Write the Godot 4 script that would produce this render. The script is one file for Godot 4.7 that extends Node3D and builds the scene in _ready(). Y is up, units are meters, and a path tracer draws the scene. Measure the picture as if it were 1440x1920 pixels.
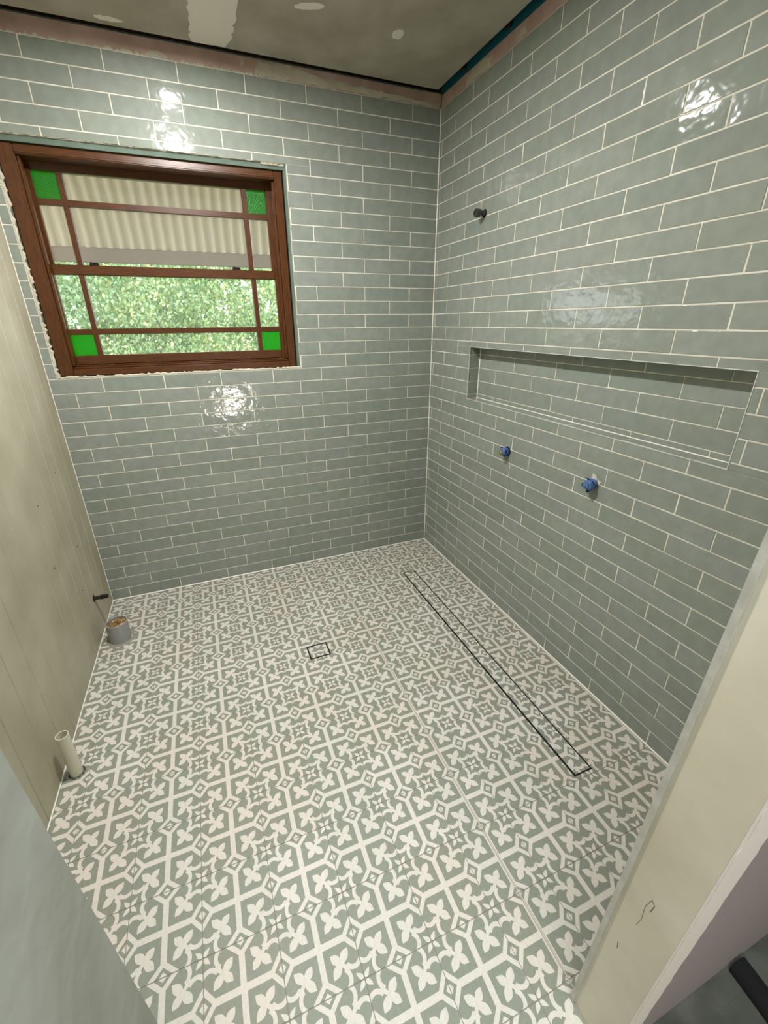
extends Node3D
# A bathroom being renovated, seen from its doorway. Window wall: z = 0, right wall: x = 0, left wall: x = -2.205, floor: y = 0.

const P := 0.0752      # course height of the wall tiles
const L := 0.2984      # length of a wall tile with its joint
const RW := 2.205      # width of the room
const CEIL := 2.765
const TX := 0.2005     # floor tile pitch
const TZ := 0.2015
const FX := -0.2064    # centre of one floor tile
const FZ := 1.4687
const FOLD := -0.807   # silicone joint across the floor fall

var rng := RandomNumberGenerator.new()
var cam_at := Vector3(-1.474951, 1.612273, 2.710177)
var cam_basis := Basis(Vector3(0.930219, -0.008862, 0.366898), Vector3(0.149607, 0.922032, -0.357036), Vector3(-0.335127, 0.387013, 0.859017))
const FOC := 803.11
const PX := -15.93
const PY := -19.66

var M := {}
var tile_mats := []
var floor_mats := []
var cache := {}

func _ready():
	rng.seed = 7
	# ---- camera, sky, lamps, exposure
	var cam := Camera3D.new()
	cam.name = "camera"
	cam.transform = Transform3D(cam_basis.orthonormalized(), cam_at)
	cam.near = 0.05
	cam.far = 200.0
	cam.projection = Camera3D.PROJECTION_FRUSTUM
	cam.size = 1920.0 / FOC * cam.near
	cam.frustum_offset = Vector2(-PX / FOC * cam.near, PY / FOC * cam.near)
	add_child(cam)
	cam.current = true
	var we := WorldEnvironment.new()
	we.name = "world_environment"
	var env := Environment.new()
	var sky := Sky.new()
	var sm := ProceduralSkyMaterial.new()
	sm.sky_top_color = Color(0.80, 0.87, 0.95)
	sm.sky_horizon_color = Color(0.95, 0.97, 0.98)
	sm.ground_bottom_color = Color(0.42, 0.40, 0.34)
	sm.ground_horizon_color = Color(0.60, 0.60, 0.55)
	sky.sky_material = sm
	env.background_mode = Environment.BG_SKY
	env.sky = sky
	env.background_energy_multiplier = 5.6
	env.tonemap_mode = Environment.TONE_MAPPER_LINEAR
	env.tonemap_exposure = 1.0
	env.sdfgi_enabled = true
	env.ssao_enabled = true
	env.ssil_enabled = true
	we.environment = env
	add_child(we)
	make_materials()
	# ---- setting
	build_wall_back()
	build_wall_right()
	build_wall_left()
	build_wall_front()
	build_floor()
	build_ceiling()
	build_hallway()
	build_window()
	# ---- outside
	build_outside()
	# ---- things
	build_drains()
	build_pipes()
	build_tapware()
	build_hall_things()
	build_lamps()

# ---------------------------------------------------------------- helpers
func px(q: Vector3) -> Vector2:
	var v := cam_basis.orthonormalized().inverse() * (q - cam_at)
	if v.z > -0.02:
		return Vector2(1e6, 1e6)
	return Vector2(720.0 + PX + FOC * v.x / -v.z, 960.0 + PY - FOC * v.y / -v.z)

func in_frame(pts: Array) -> bool:
	var lo := Vector2(1e9, 1e9)
	var hi := Vector2(-1e9, -1e9)
	for q in pts:
		var a := px(q)
		if a.x > 9e5:
			continue
		lo = lo.min(a)
		hi = hi.max(a)
	return hi.x > -10 and lo.x < 1450 and hi.y > -10 and lo.y < 1930

func begin() -> SurfaceTool:
	var st := SurfaceTool.new()
	st.begin(Mesh.PRIMITIVE_TRIANGLES)
	st.set_smooth_group(-1)
	return st

func tri(st: SurfaceTool, a: Vector3, b: Vector3, c: Vector3):   # counter-clockwise as seen from outside
	st.add_vertex(a)
	st.add_vertex(c)
	st.add_vertex(b)

func quad(st: SurfaceTool, a: Vector3, b: Vector3, c: Vector3, d: Vector3):
	tri(st, a, b, c)
	tri(st, a, c, d)

func box(st: SurfaceTool, lo: Vector3, hi: Vector3):
	var v := []
	for i in 8:
		v.append(Vector3(hi.x if i & 1 else lo.x, hi.y if i & 2 else lo.y, hi.z if i & 4 else lo.z))
	hexa(st, v)

func hexa(st: SurfaceTool, v: Array):   # corners numbered by bits x=1 y=2 z=4
	quad(st, v[4], v[5], v[7], v[6])
	quad(st, v[1], v[0], v[2], v[3])
	quad(st, v[5], v[1], v[3], v[7])
	quad(st, v[0], v[4], v[6], v[2])
	quad(st, v[6], v[7], v[3], v[2])
	quad(st, v[0], v[1], v[5], v[4])

func cbox(st: SurfaceTool, lo: Vector3, hi: Vector3, c: float):   # a box with its long edges chamfered all round
	c = minf(c, minf(hi.x - lo.x, minf(hi.y - lo.y, hi.z - lo.z)) * 0.49)
	var m := (lo + hi) * 0.5
	var h := (hi - lo) * 0.5
	for ax in 3:
		for s in [-1.0, 1.0]:
			var n := Vector3.ZERO
			n[ax] = s
			var b := (ax + 1) % 3
			var d := (ax + 2) % 3
			var q := []
			for k in [[-1, -1], [1, -1], [1, 1], [-1, 1]]:
				var p := m
				p[ax] += s * h[ax]
				p[b] += k[0] * (h[b] - c)
				p[d] += k[1] * (h[d] - c)
				q.append(p)
			if s < 0:
				q.reverse()
			quad(st, q[0], q[1], q[2], q[3])
	# edges
	for ax in 3:
		var b := (ax + 1) % 3
		var d := (ax + 2) % 3
		for sb in [-1.0, 1.0]:
			for sd in [-1.0, 1.0]:
				var p1 := m
				var p2 := m
				p1[b] += sb * h[b]
				p1[d] += sd * (h[d] - c)
				p2[b] += sb * (h[b] - c)
				p2[d] += sd * h[d]
				var e := Vector3.ZERO
				e[ax] = h[ax] - c
				edge_quad(st, p1, p2, e, m)
	for i in 8:
		var s := Vector3(1 if i & 1 else -1, 1 if i & 2 else -1, 1 if i & 4 else -1)
		var a := m + s * (h - Vector3(0, c, c))
		var b2 := m + s * (h - Vector3(c, 0, c))
		var d2 := m + s * (h - Vector3(c, c, 0))
		if (b2 - a).cross(d2 - a).dot(s) > 0:
			tri(st, a, b2, d2)
		else:
			tri(st, a, d2, b2)

func edge_quad(st: SurfaceTool, p1: Vector3, p2: Vector3, e: Vector3, m: Vector3):
	if (2.0 * e).cross(p2 - p1).dot(p1 - m) > 0:
		quad(st, p1 - e, p1 + e, p2 + e, p2 - e)
	else:
		quad(st, p1 + e, p1 - e, p2 - e, p2 + e)

func bake(st: SurfaceTool) -> ArrayMesh:
	st.index()
	st.generate_normals()
	return st.commit()

func obj(called: String, st, m: Material, parent: Node = null) -> MeshInstance3D:
	var o := MeshInstance3D.new()
	o.mesh = st if st is Mesh else bake(st)
	o.material_override = m
	o.name = numbered(called, self if parent == null else parent)
	(self if parent == null else parent).add_child(o, true)
	return o

var used := {}
func numbered(called: String, parent: Node) -> String:
	var key := str(parent.get_instance_id()) + called
	used[key] = used.get(key, -1) + 1
	return called if used[key] == 0 else "%s_%03d" % [called, used[key]]

func thing(called: String, label: String, category: String, at := Vector3.ZERO, group := "") -> Node3D:
	var o := Node3D.new()
	o.name = numbered(called, self)
	o.position = at
	add_child(o, true)
	tag(o, label, category, group)
	return o

func tag(o: Node, label: String, category: String, group := ""):
	o.set_meta("label", label)
	o.set_meta("category", category)
	if group:
		o.set_meta("group", group)

func struct(called: String, label: String, category: String, st = null, m: Material = null) -> Node3D:
	var o: Node3D
	if st == null:
		o = Node3D.new()
		o.name = called
		add_child(o, true)
	else:
		o = obj(called, st, m)
	o.set_meta("kind", "structure")
	o.set_meta("label", label)
	o.set_meta("category", category)
	return o

func subtract(rects: Array, h: Rect2) -> Array:
	var out := []
	for r: Rect2 in rects:
		if not r.intersects(h):
			out.append(r)
			continue
		var a := r.position
		var b := r.end
		if h.position.y > a.y:
			out.append(Rect2(a.x, a.y, r.size.x, h.position.y - a.y))
		if h.end.y < b.y:
			out.append(Rect2(a.x, h.end.y, r.size.x, b.y - h.end.y))
		var y0 := maxf(a.y, h.position.y)
		var y1 := minf(b.y, h.end.y)
		if h.position.x > a.x:
			out.append(Rect2(a.x, y0, h.position.x - a.x, y1 - y0))
		if h.end.x < b.x:
			out.append(Rect2(h.end.x, y0, b.x - h.end.x, y1 - y0))
	return out

# a glazed tile: face at z = 0, body behind it, edges softly rounded
func tile_into(st: SurfaceTool, w: float, h: float, d: float, c: float, at := Transform3D()):
	var r := []
	for k in [[0.0, -d], [0.0, -c], [c * 0.35, -c * 0.3], [c * 1.2, 0.0]]:
		var i: float = k[0]
		r.append([Vector3(-w / 2 + i, -h / 2 + i, k[1]), Vector3(w / 2 - i, -h / 2 + i, k[1]), Vector3(w / 2 - i, h / 2 - i, k[1]), Vector3(-w / 2 + i, h / 2 - i, k[1])])
	for ring in r:
		for i in 4:
			ring[i] = at * ring[i]
	for k in 3:
		for i in 4:
			var j := (i + 1) % 4
			quad(st, r[k][i], r[k][j], r[k + 1][j], r[k + 1][i])
	quad(st, r[3][0], r[3][1], r[3][2], r[3][3])

func tile_mesh(w: float, h: float) -> ArrayMesh:
	var key := "%d_%d" % [roundi(w * 2000), roundi(h * 2000)]
	if not cache.has(key):
		var st := begin()
		tile_into(st, w, h, 0.0075, 0.0016)
		cache[key] = bake(st)
	return cache[key]

func lathe(st: SurfaceTool, prof: Array, n := 24, at := Transform3D(), wob := 0.0, sd := 1):
	# prof: [radius, height] pairs; the surface runs up with its outside to the right of the path
	var g := RandomNumberGenerator.new()
	g.seed = sd
	var rings := []
	for p in prof:
		var ring := []
		for i in n:
			var a := TAU * i / n
			var rr: float = p[0] * (1.0 + wob * (g.randf() - 0.5))
			ring.append(at * Vector3(rr * cos(a), p[1] + wob * 0.012 * (g.randf() - 0.5), -rr * sin(a)))
		rings.append(ring)
	for k in rings.size() - 1:
		for i in n:
			var j := (i + 1) % n
			quad(st, rings[k][i], rings[k][j], rings[k + 1][j], rings[k + 1][i])

# a thin ragged patch of plaster lying on a plane; u and v are the plane's axes, n its outward normal
func patch(st: SurfaceTool, o: Vector3, u: Vector3, v: Vector3, n: Vector3, outline: Array, thick: float, sd: int, rag := 0.006, step := 0.012):
	var g := RandomNumberGenerator.new()
	g.seed = sd
	var pts := PackedVector2Array()
	for i in outline.size():
		var a: Vector2 = outline[i]
		var b: Vector2 = outline[(i + 1) % outline.size()]
		var m := maxi(1, int(a.distance_to(b) / step))
		for k in m:
			pts.append(a.lerp(b, float(k) / m) + Vector2(g.randf() - 0.5, g.randf() - 0.5) * rag)
	var idx := Geometry2D.triangulate_polygon(pts)
	var flip := u.cross(v).dot(n) < 0
	for k in range(0, idx.size(), 3):
		var t := []
		for j in 3:
			var q := pts[idx[k + j]]
			t.append(o + u * q.x + v * q.y + n * thick)
		if ((t[1] - t[0]).cross(t[2] - t[0])).dot(n) > 0:
			tri(st, t[0], t[1], t[2])
		else:
			tri(st, t[0], t[2], t[1])
	for i in pts.size():
		var a := o + u * pts[i].x + v * pts[i].y
		var j := (i + 1) % pts.size()
		var b := o + u * pts[j].x + v * pts[j].y
		quad(st, a, b, b + n * thick, a + n * thick)

# a lumpy bead along a line
func bead(st: SurfaceTool, a: Vector3, b: Vector3, w: Vector3, n: Vector3, sd: int, step := 0.012, rag := 0.5):
	var g := RandomNumberGenerator.new()
	g.seed = sd
	var k := maxi(2, int(a.distance_to(b) / step))
	var prev := []
	for i in k + 1:
		var p := a.lerp(b, float(i) / k)
		var ww := w * (1.0 + rag * (g.randf() - 0.5) * 2.0)
		var nn := n * (1.0 + rag * (g.randf() - 0.5))
		var ring := [p, p + nn * 0.8 + ww * 0.15, p + nn + ww * 0.5, p + nn * 0.6 + ww * 0.9, p + ww]
		if i > 0:
			for j in 4:
				var d1: Vector3 = prev[j]
				var d2: Vector3 = ring[j]
				var d3: Vector3 = ring[j + 1]
				var d4: Vector3 = prev[j + 1]
				if (d2 - d1).cross(d4 - d1).dot(n) >= 0:
					quad(st, d1, d2, d3, d4)
				else:
					quad(st, d1, d4, d3, d2)
		prev = ring

# ---------------------------------------------------------------- materials
func mat(c: Color, rough := 0.7, spec := 0.5) -> StandardMaterial3D:
	var m := StandardMaterial3D.new()
	m.albedo_color = c
	m.roughness = rough
	m.metallic_specular = spec
	return m

func noise_tex(freq: float, oct: int, sd: int, lo: Color, hi: Color, size := 512) -> NoiseTexture2D:
	var n := FastNoiseLite.new()
	n.noise_type = FastNoiseLite.TYPE_SIMPLEX_SMOOTH
	n.frequency = freq
	n.fractal_octaves = oct
	n.seed = sd
	var t := NoiseTexture2D.new()
	t.width = size
	t.height = size
	t.seamless = true
	t.noise = n
	var gr := Gradient.new()
	gr.set_color(0, lo)
	gr.set_color(1, hi)
	t.color_ramp = gr
	return t

func grain(m: StandardMaterial3D, tex: Texture2D, scale: float, bump: Texture2D = null, cm := 0.0):
	m.albedo_texture = tex
	m.uv1_triplanar = true
	m.uv1_world_triplanar = true
	m.uv1_scale = Vector3.ONE * scale
	if bump:
		m.heightmap_enabled = true
		m.heightmap_texture = bump
		m.heightmap_scale = cm

func make_materials():
	var mottle := noise_tex(0.012, 4, 3, Color(0.93, 0.93, 0.93), Color(1, 1, 1))
	var wave := noise_tex(0.012, 3, 5, Color.BLACK, Color.WHITE)
	var fine := noise_tex(0.05, 4, 9, Color.BLACK, Color.WHITE)
	var dirt := noise_tex(0.008, 5, 21, Color(0.86, 0.85, 0.82), Color(1, 1, 1))
	var tones := [Color(0.556, 0.588, 0.552), Color(0.570, 0.600, 0.566), Color(0.543, 0.578, 0.542), Color(0.564, 0.592, 0.564), Color(0.550, 0.582, 0.550)]
	for c in tones:
		var m := mat(c, 0.10, 0.5)
		grain(m, mottle, 2.0, wave, 0.10)
		tile_mats.append(m)
	M.grout = mat(Color(0.90, 0.89, 0.84), 0.9)
	grain(M.grout, dirt, 1.5)
	M.silicone = mat(Color(0.88, 0.87, 0.82), 0.4)
	M.pink = mat(Color(0.77, 0.67, 0.635), 0.9)
	grain(M.pink, dirt, 1.2)
	M.plaster = mat(Color(0.80, 0.78, 0.71), 0.9)
	grain(M.plaster, dirt, 1.7, fine, 0.05)
	M.green_board = mat(Color(0.40, 0.47, 0.43), 0.9)
	grain(M.green_board, dirt, 1.3)
	M.ceiling = mat(Color(0.70, 0.68, 0.625), 0.95)
	grain(M.ceiling, dirt, 0.8)
	M.ceil_plaster = mat(Color(0.88, 0.865, 0.82), 0.95)
	M.cream = mat(Color(0.85, 0.83, 0.755), 0.55)
	grain(M.cream, noise_tex(0.006, 5, 31, Color(0.90, 0.89, 0.86), Color(1, 1, 1)), 0.9, fine, 0.02)
	M.vj = mat(Color(0.72, 0.70, 0.615), 0.6)
	grain(M.vj, noise_tex(0.006, 5, 41, Color(0.88, 0.87, 0.84), Color(1, 1, 1)), 0.8)
	M.hall_pink = mat(Color(0.56, 0.53, 0.52), 0.9)
	M.jamb_grey = mat(Color(0.69, 0.70, 0.66), 0.9)
	grain(M.jamb_grey, dirt, 1.1, fine, 0.05)
	M.alu = mat(Color(0.80, 0.80, 0.77), 0.5)
	M.alu.metallic = 0.25
	grain(M.alu, noise_tex(0.02, 4, 51, Color(0.88, 0.88, 0.86), Color(1, 1, 1)), 2.0)
	M.trim = mat(Color(0.84, 0.86, 0.83), 0.35)
	M.trim.metallic = 0.3
	M.dark = mat(Color(0.10, 0.08, 0.06), 0.95)
	M.black = mat(Color(0.035, 0.035, 0.035), 0.45)
	M.teal = mat(Color(0.08, 0.42, 0.48), 0.6)
	M.old_timber = mat(Color(0.22, 0.15, 0.10), 0.9)
	# stained timber of the window
	var wn := FastNoiseLite.new()
	wn.frequency = 0.9
	wn.fractal_octaves = 3
	wn.seed = 4
	var wi := Image.create(256, 256, false, Image.FORMAT_RGB8)
	for y in 256:
		for x in 256:
			var g := 0.5 + 0.5 * wn.get_noise_2d(x * 0.02 + 6.0 * sin(TAU * x / 256.0) * 0.02, y * 0.22)
			var f := 0.5 + 0.5 * wn.get_noise_2d(x * 0.10, y * 1.1 + 90.0)
			var t := clampf(g * 0.65 + f * 0.35, 0, 1)
			wi.set_pixel(x, y, Color(0.18, 0.092, 0.016).lerp(Color(0.41, 0.222, 0.05), t))
	var wt := ImageTexture.create_from_image(wi)
	var wi2: Image = wi.duplicate()
	wi2.rotate_90(CLOCKWISE)
	var wt2 := ImageTexture.create_from_image(wi2)
	M.wood_h = mat(Color.WHITE, 0.33)
	grain(M.wood_h, wt, 2.2)
	M.wood_v = mat(Color.WHITE, 0.33)
	grain(M.wood_v, wt2, 2.2)
	M.glass = mat(Color(0.9, 0.95, 0.92, 0.04), 0.02)
	M.glass.transparency = BaseMaterial3D.TRANSPARENCY_ALPHA
	M.green_glass = mat(Color(0.10, 0.74, 0.035, 0.0), 0.35)
	M.green_glass.refraction_enabled = true
	M.green_glass.refraction_scale = 0.05
	M.green_glass.heightmap_enabled = true
	M.green_glass.heightmap_texture = fine
	M.green_glass.heightmap_scale = 0.08
	M.green_glass.uv1_triplanar = true
	M.green_glass.uv1_scale = Vector3.ONE * 4.0
	M.hall_floor = mat(Color(0.40, 0.40, 0.37), 0.8)
	grain(M.hall_floor, noise_tex(0.012, 5, 61, Color(0.55, 0.55, 0.52), Color(1, 1, 1)), 1.0)
	M.mortar = mat(Color(0.60, 0.59, 0.55), 0.95)
	grain(M.mortar, dirt, 3.0, fine, 0.1)
	M.floor_grout = mat(Color(0.55, 0.54, 0.50), 0.95)
	make_floor_pattern(fine)

func lens(p: Vector2, c: Vector2, dir: Vector2, from: float, to: float, half: float) -> bool:   # a leaf shape along dir, pointed at its far end
	var q := p - c
	var t := (q.dot(dir) - from) / (to - from)
	if t < 0 or t > 1:
		return false
	var w := half * sin(PI * pow(t, 0.62))
	return absf(q.dot(dir.orthogonal())) < w

func petal(p: Vector2, c: Vector2, dir: Vector2, length: float, half: float) -> bool:   # full at its middle, pointed at the tip, narrow at the flower's heart
	var q := p - c
	var t := q.dot(dir) / length
	if t < -0.1 or t > 1:
		return false
	var w := half * (cos(PI * (t - 0.5)) if t > 0.5 else 0.42 + 0.58 * sin(PI * clampf(t, 0.0, 0.5)))
	return absf(q.dot(dir.orthogonal())) < w

func cream_at(a: float, b: float) -> bool:   # one quadrant of a floor tile, 0..1 from its centre to its corner
	if b > a:
		var s := a
		a = b
		b = s
	# arms of the cross and the diamond on the edge
	if b < 0.080 and a < 0.70:
		return true
	var d := absf(1.0 - a) / 0.36 + b / 0.41
	if d < 1.0:
		return d > 0.57 or d < 0.29
	var p := Vector2(a, b)
	var c := Vector2(0.49, 0.49)
	var out := Vector2(1, 1).normalized()
	var side := Vector2(1, -1).normalized()
	if petal(p, c, -out, 0.34, 0.102) or petal(p, c, side, 0.365, 0.108) or petal(p, c, -side, 0.365, 0.108):
		return true
	var q := p - c
	if q.dot(out) > 0 and q.dot(out) < 0.27 and absf(q.dot(side)) < 0.044 + 0.05 * pow(q.dot(out) / 0.27, 3):
		return true
	var l := p - Vector2(0.835, 0.450)
	if l.length() > 0.166 and l.length() < 0.272 and l.y > absf(l.x) * 0.55 and a + b < 1.68:
		return true
	var s2 := Vector2(1 - a, 1 - b)
	return lens(s2, Vector2.ZERO, out, 0.035, 0.265, 0.058)

func make_floor_pattern(fine: Texture2D):
	var n := 512
	var half := PackedByteArray()
	half.resize(n * n)
	for y in n:
		for x in n:
			half[y * n + x] = 1 if cream_at((x + 0.5) / n, (y + 0.5) / n) else 0
	var sz := 512
	var im := Image.create(sz, sz, false, Image.FORMAT_RGB8)
	var nz := FastNoiseLite.new()
	nz.frequency = 0.03
	nz.seed = 12
	var green := Color(0.530, 0.547, 0.502)
	var cream := Color(0.805, 0.786, 0.752)
	for y in sz:
		for x in sz:
			# quarter pattern mirrored; averaged 2x2 for soft edges
			var qx := absi(x * 2 - sz + 1)
			var qy := absi(y * 2 - sz + 1)
			var s := 0
			for k in [[-1, -1], [0, -1], [-1, 0], [0, 0]]:
				var ix := clampi(qx + k[0], 0, n - 1)
				var iy := clampi(qy + k[1], 0, n - 1)
				s += half[iy * n + ix]
			var c := green.lerp(cream, s / 4.0)
			var g := 1.0 + 0.035 * nz.get_noise_2d(x, y)
			im.set_pixel(x, y, Color(c.r * g, c.g * g, c.b * g))
	var tex := ImageTexture.create_from_image(im)
	for c in [Color(1, 1, 1), Color(0.975, 0.98, 0.975), Color(0.985, 0.975, 0.965)]:
		var m := mat(c, 0.5, 0.35)
		m.albedo_texture = tex
		floor_mats.append(m)

# ---------------------------------------------------------------- the tiled walls
func courses(width: float, first_odd: float, first_even: float, top: int) -> Array:   # [course from the top, rect]
	var out := []
	for r in range(1, top + 1):
		var v0 := (top - r) * P
		var e := [0.0]
		var u := first_odd if r % 2 == 1 else first_even
		while u < width - 0.004:
			e.append(u)
			u += L
		e.append(width)
		for i in e.size() - 1:
			out.append([r, Rect2(e[i] + 0.0020, v0 + 0.0020, e[i + 1] - e[i] - 0.0040, P - 0.0040)])
	return out

func place_tile(parent: Node, r: Rect2, frame: Transform3D, called := "tile"):
	# r lies in the frame's x-y plane, the face looks along its z
	if r.size.x < 0.004 or r.size.y < 0.004:
		return
	var mid := r.get_center()
	var o := MeshInstance3D.new()
	o.mesh = tile_mesh(r.size.x, r.size.y)
	o.material_override = tile_mats[rng.randi() % tile_mats.size()]
	var big := r.size.x > 0.1
	var tilt := Basis.from_euler(Vector3(rng.randf_range(-0.011, 0.011), rng.randf_range(-0.0045, 0.0045), 0)) if big else Basis()
	o.transform = frame * Transform3D(tilt, Vector3(mid.x, mid.y, 0))
	o.name = numbered(called, parent)
	parent.add_child(o, true)

func build_wall_back():
	var st := begin()
	var hole := Rect2(-2.152, 1.362, 1.236, 0.984)
	for r: Rect2 in subtract([Rect2(-2.40, -0.15, 2.54, 2.93)], hole):
		box(st, Vector3(r.position.x, r.position.y, -0.15), Vector3(r.end.x, r.end.y, -0.0085))
	var w := struct("wall_back", "window wall laid with glossy grey green subway tiles in running bond", "wall", st, M.green_board)
	# grout bed under the tiles, just below their faces
	var gb := begin()
	var tiled := subtract([Rect2(-RW, 0.0, RW, 36 * P)], Rect2(-2.163, 1.3536, 1.2640, 1.0190))
	for r: Rect2 in tiled:
		box(gb, Vector3(r.position.x, r.position.y, -0.0084), Vector3(r.end.x, r.end.y, -0.0011))
	obj("grout_bed", gb, M.grout, w)
	var f := Transform3D(Basis(), Vector3.ZERO)
	for t in courses(RW, 0.1753, 0.3107, 36):
		var r: Rect2 = t[1]
		r.position.x = -r.end.x
		var jag: float = [0.002, 0.006, 0.0, 0.008, 0.004][t[0] % 5]
		for q: Rect2 in subtract([r], Rect2(-2.165, 1.3536, 2.165 - 0.901 + jag, 1.0190)):
			place_tile(w, q, f)
	# pink plasterboard above the tiles
	var ps := begin()
	box(ps, Vector3(-2.40, 36 * P - 0.004, -0.0084), Vector3(0.0, 2.7725, -0.0045))
	obj("plasterboard_strip", ps, M.pink, w)
	var pp := begin()
	var X := Vector3.RIGHT
	var Y := Vector3.UP
	var Z := Vector3.BACK
	patch(pp, Vector3(0, 0, -0.0045), X, Y, Z, [Vector2(-1.02, 2.712), Vector2(-0.80, 2.712), Vector2(-0.5, 2.712), Vector2(-0.01, 2.71), Vector2(-0.01, 2.727), Vector2(-0.30, 2.735), Vector2(-0.55, 2.742), Vector2(-0.72, 2.752), Vector2(-0.86, 2.766), Vector2(-1.0, 2.764)], 0.0015, 3, 0.012, 0.02)
	patch(pp, Vector3(0, 0, -0.0045), X, Y, Z, [Vector2(-1.49, 2.711), Vector2(-1.40, 2.711), Vector2(-1.415, 2.728), Vector2(-1.44, 2.735), Vector2(-1.475, 2.731)], 0.0015, 4, 0.006, 0.01)
	patch(pp, Vector3(0, 0, -0.0045), X, Y, Z, [Vector2(-1.085, 2.735), Vector2(-1.068, 2.735), Vector2(-1.066, 2.768), Vector2(-1.08, 2.765)], 0.001, 5, 0.004, 0.01)
	obj("plaster_patch", pp, M.plaster, w)
	var bd := begin()
	bead(bd, Vector3(-2.2, 2.705, -0.004), Vector3(-1.0, 2.705, -0.004), Vector3(0, 0.011, 0), Vector3(0, 0, 0.003), 6, 0.008, 0.8)
	# ragged bedding round the window
	bead(bd, Vector3(-2.165, 1.356, -0.006), Vector3(-2.165, 2.34, -0.006), Vector3(0.014, 0, 0), Vector3(0, 0, 0.006), 7, 0.011, 0.5)
	bead(bd, Vector3(-2.15, 1.353, -0.006), Vector3(-0.905, 1.353, -0.006), Vector3(0, 0.0115, 0), Vector3(0, 0, 0.006), 8, 0.012, 0.35)
	bead(bd, Vector3(-0.902, 1.36, -0.008), Vector3(-0.902, 2.36, -0.008), Vector3(0.003, 0, 0), Vector3(0, 0, 0.007), 9, 0.011, 0.6)
	bead(bd, Vector3(-2.16, 2.369, -0.008), Vector3(-0.92, 2.369, -0.008), Vector3(0, 0.004, 0), Vector3(0, 0, 0.008), 10, 0.012, 0.8)
	bead(bd, Vector3(-1.03, 2.360, -0.008), Vector3(-0.912, 2.360, -0.008), Vector3(0, 0.009, 0), Vector3(0, 0, 0.008), 10, 0.012, 0.3)
	obj("tile_adhesive", bd, M.plaster, w)
	# silicone in the corners
	var sl := begin()
	silicone_strip(sl, Vector3(-RW, 0.002, 0), Vector3(0, 0.002, 0), Vector3(0, 0.005, 0.0), Vector3(0, 0, 0.005))
	silicone_strip(sl, Vector3(0, 0, 0), Vector3(0, 36 * P, 0), Vector3(-0.004, 0, 0), Vector3(0, 0, 0.004))
	silicone_strip(sl, Vector3(-RW, 0, 0), Vector3(-RW, 2.2, 0), Vector3(0.003, 0, 0), Vector3(0, 0, 0.003))
	obj("silicone_bead", sl, M.silicone, w)
	# dark cavity above the wall lining
	var cv := begin()
	box(cv, Vector3(-2.40, 2.7801, -0.15), Vector3(0.14, 3.05, -0.03))
	obj("top_plate", cv, M.old_timber, w)

func silicone_strip(st: SurfaceTool, a: Vector3, b: Vector3, u: Vector3, v: Vector3):   # a small triangular fillet between two faces
	var d := (b - a)
	var n := (u + v)
	for s in [[a + u, b + u, b + v, a + v]]:
		if (s[1] - s[0]).cross(s[2] - s[0]).dot(n) > 0:
			quad(st, s[0], s[1], s[2], s[3])
		else:
			quad(st, s[0], s[3], s[2], s[1])

const NZ0 := 0.462
const NZ1 := 1.932
const NY0 := 1.18
const NY1 := 1.472
const ND := 0.074

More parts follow.
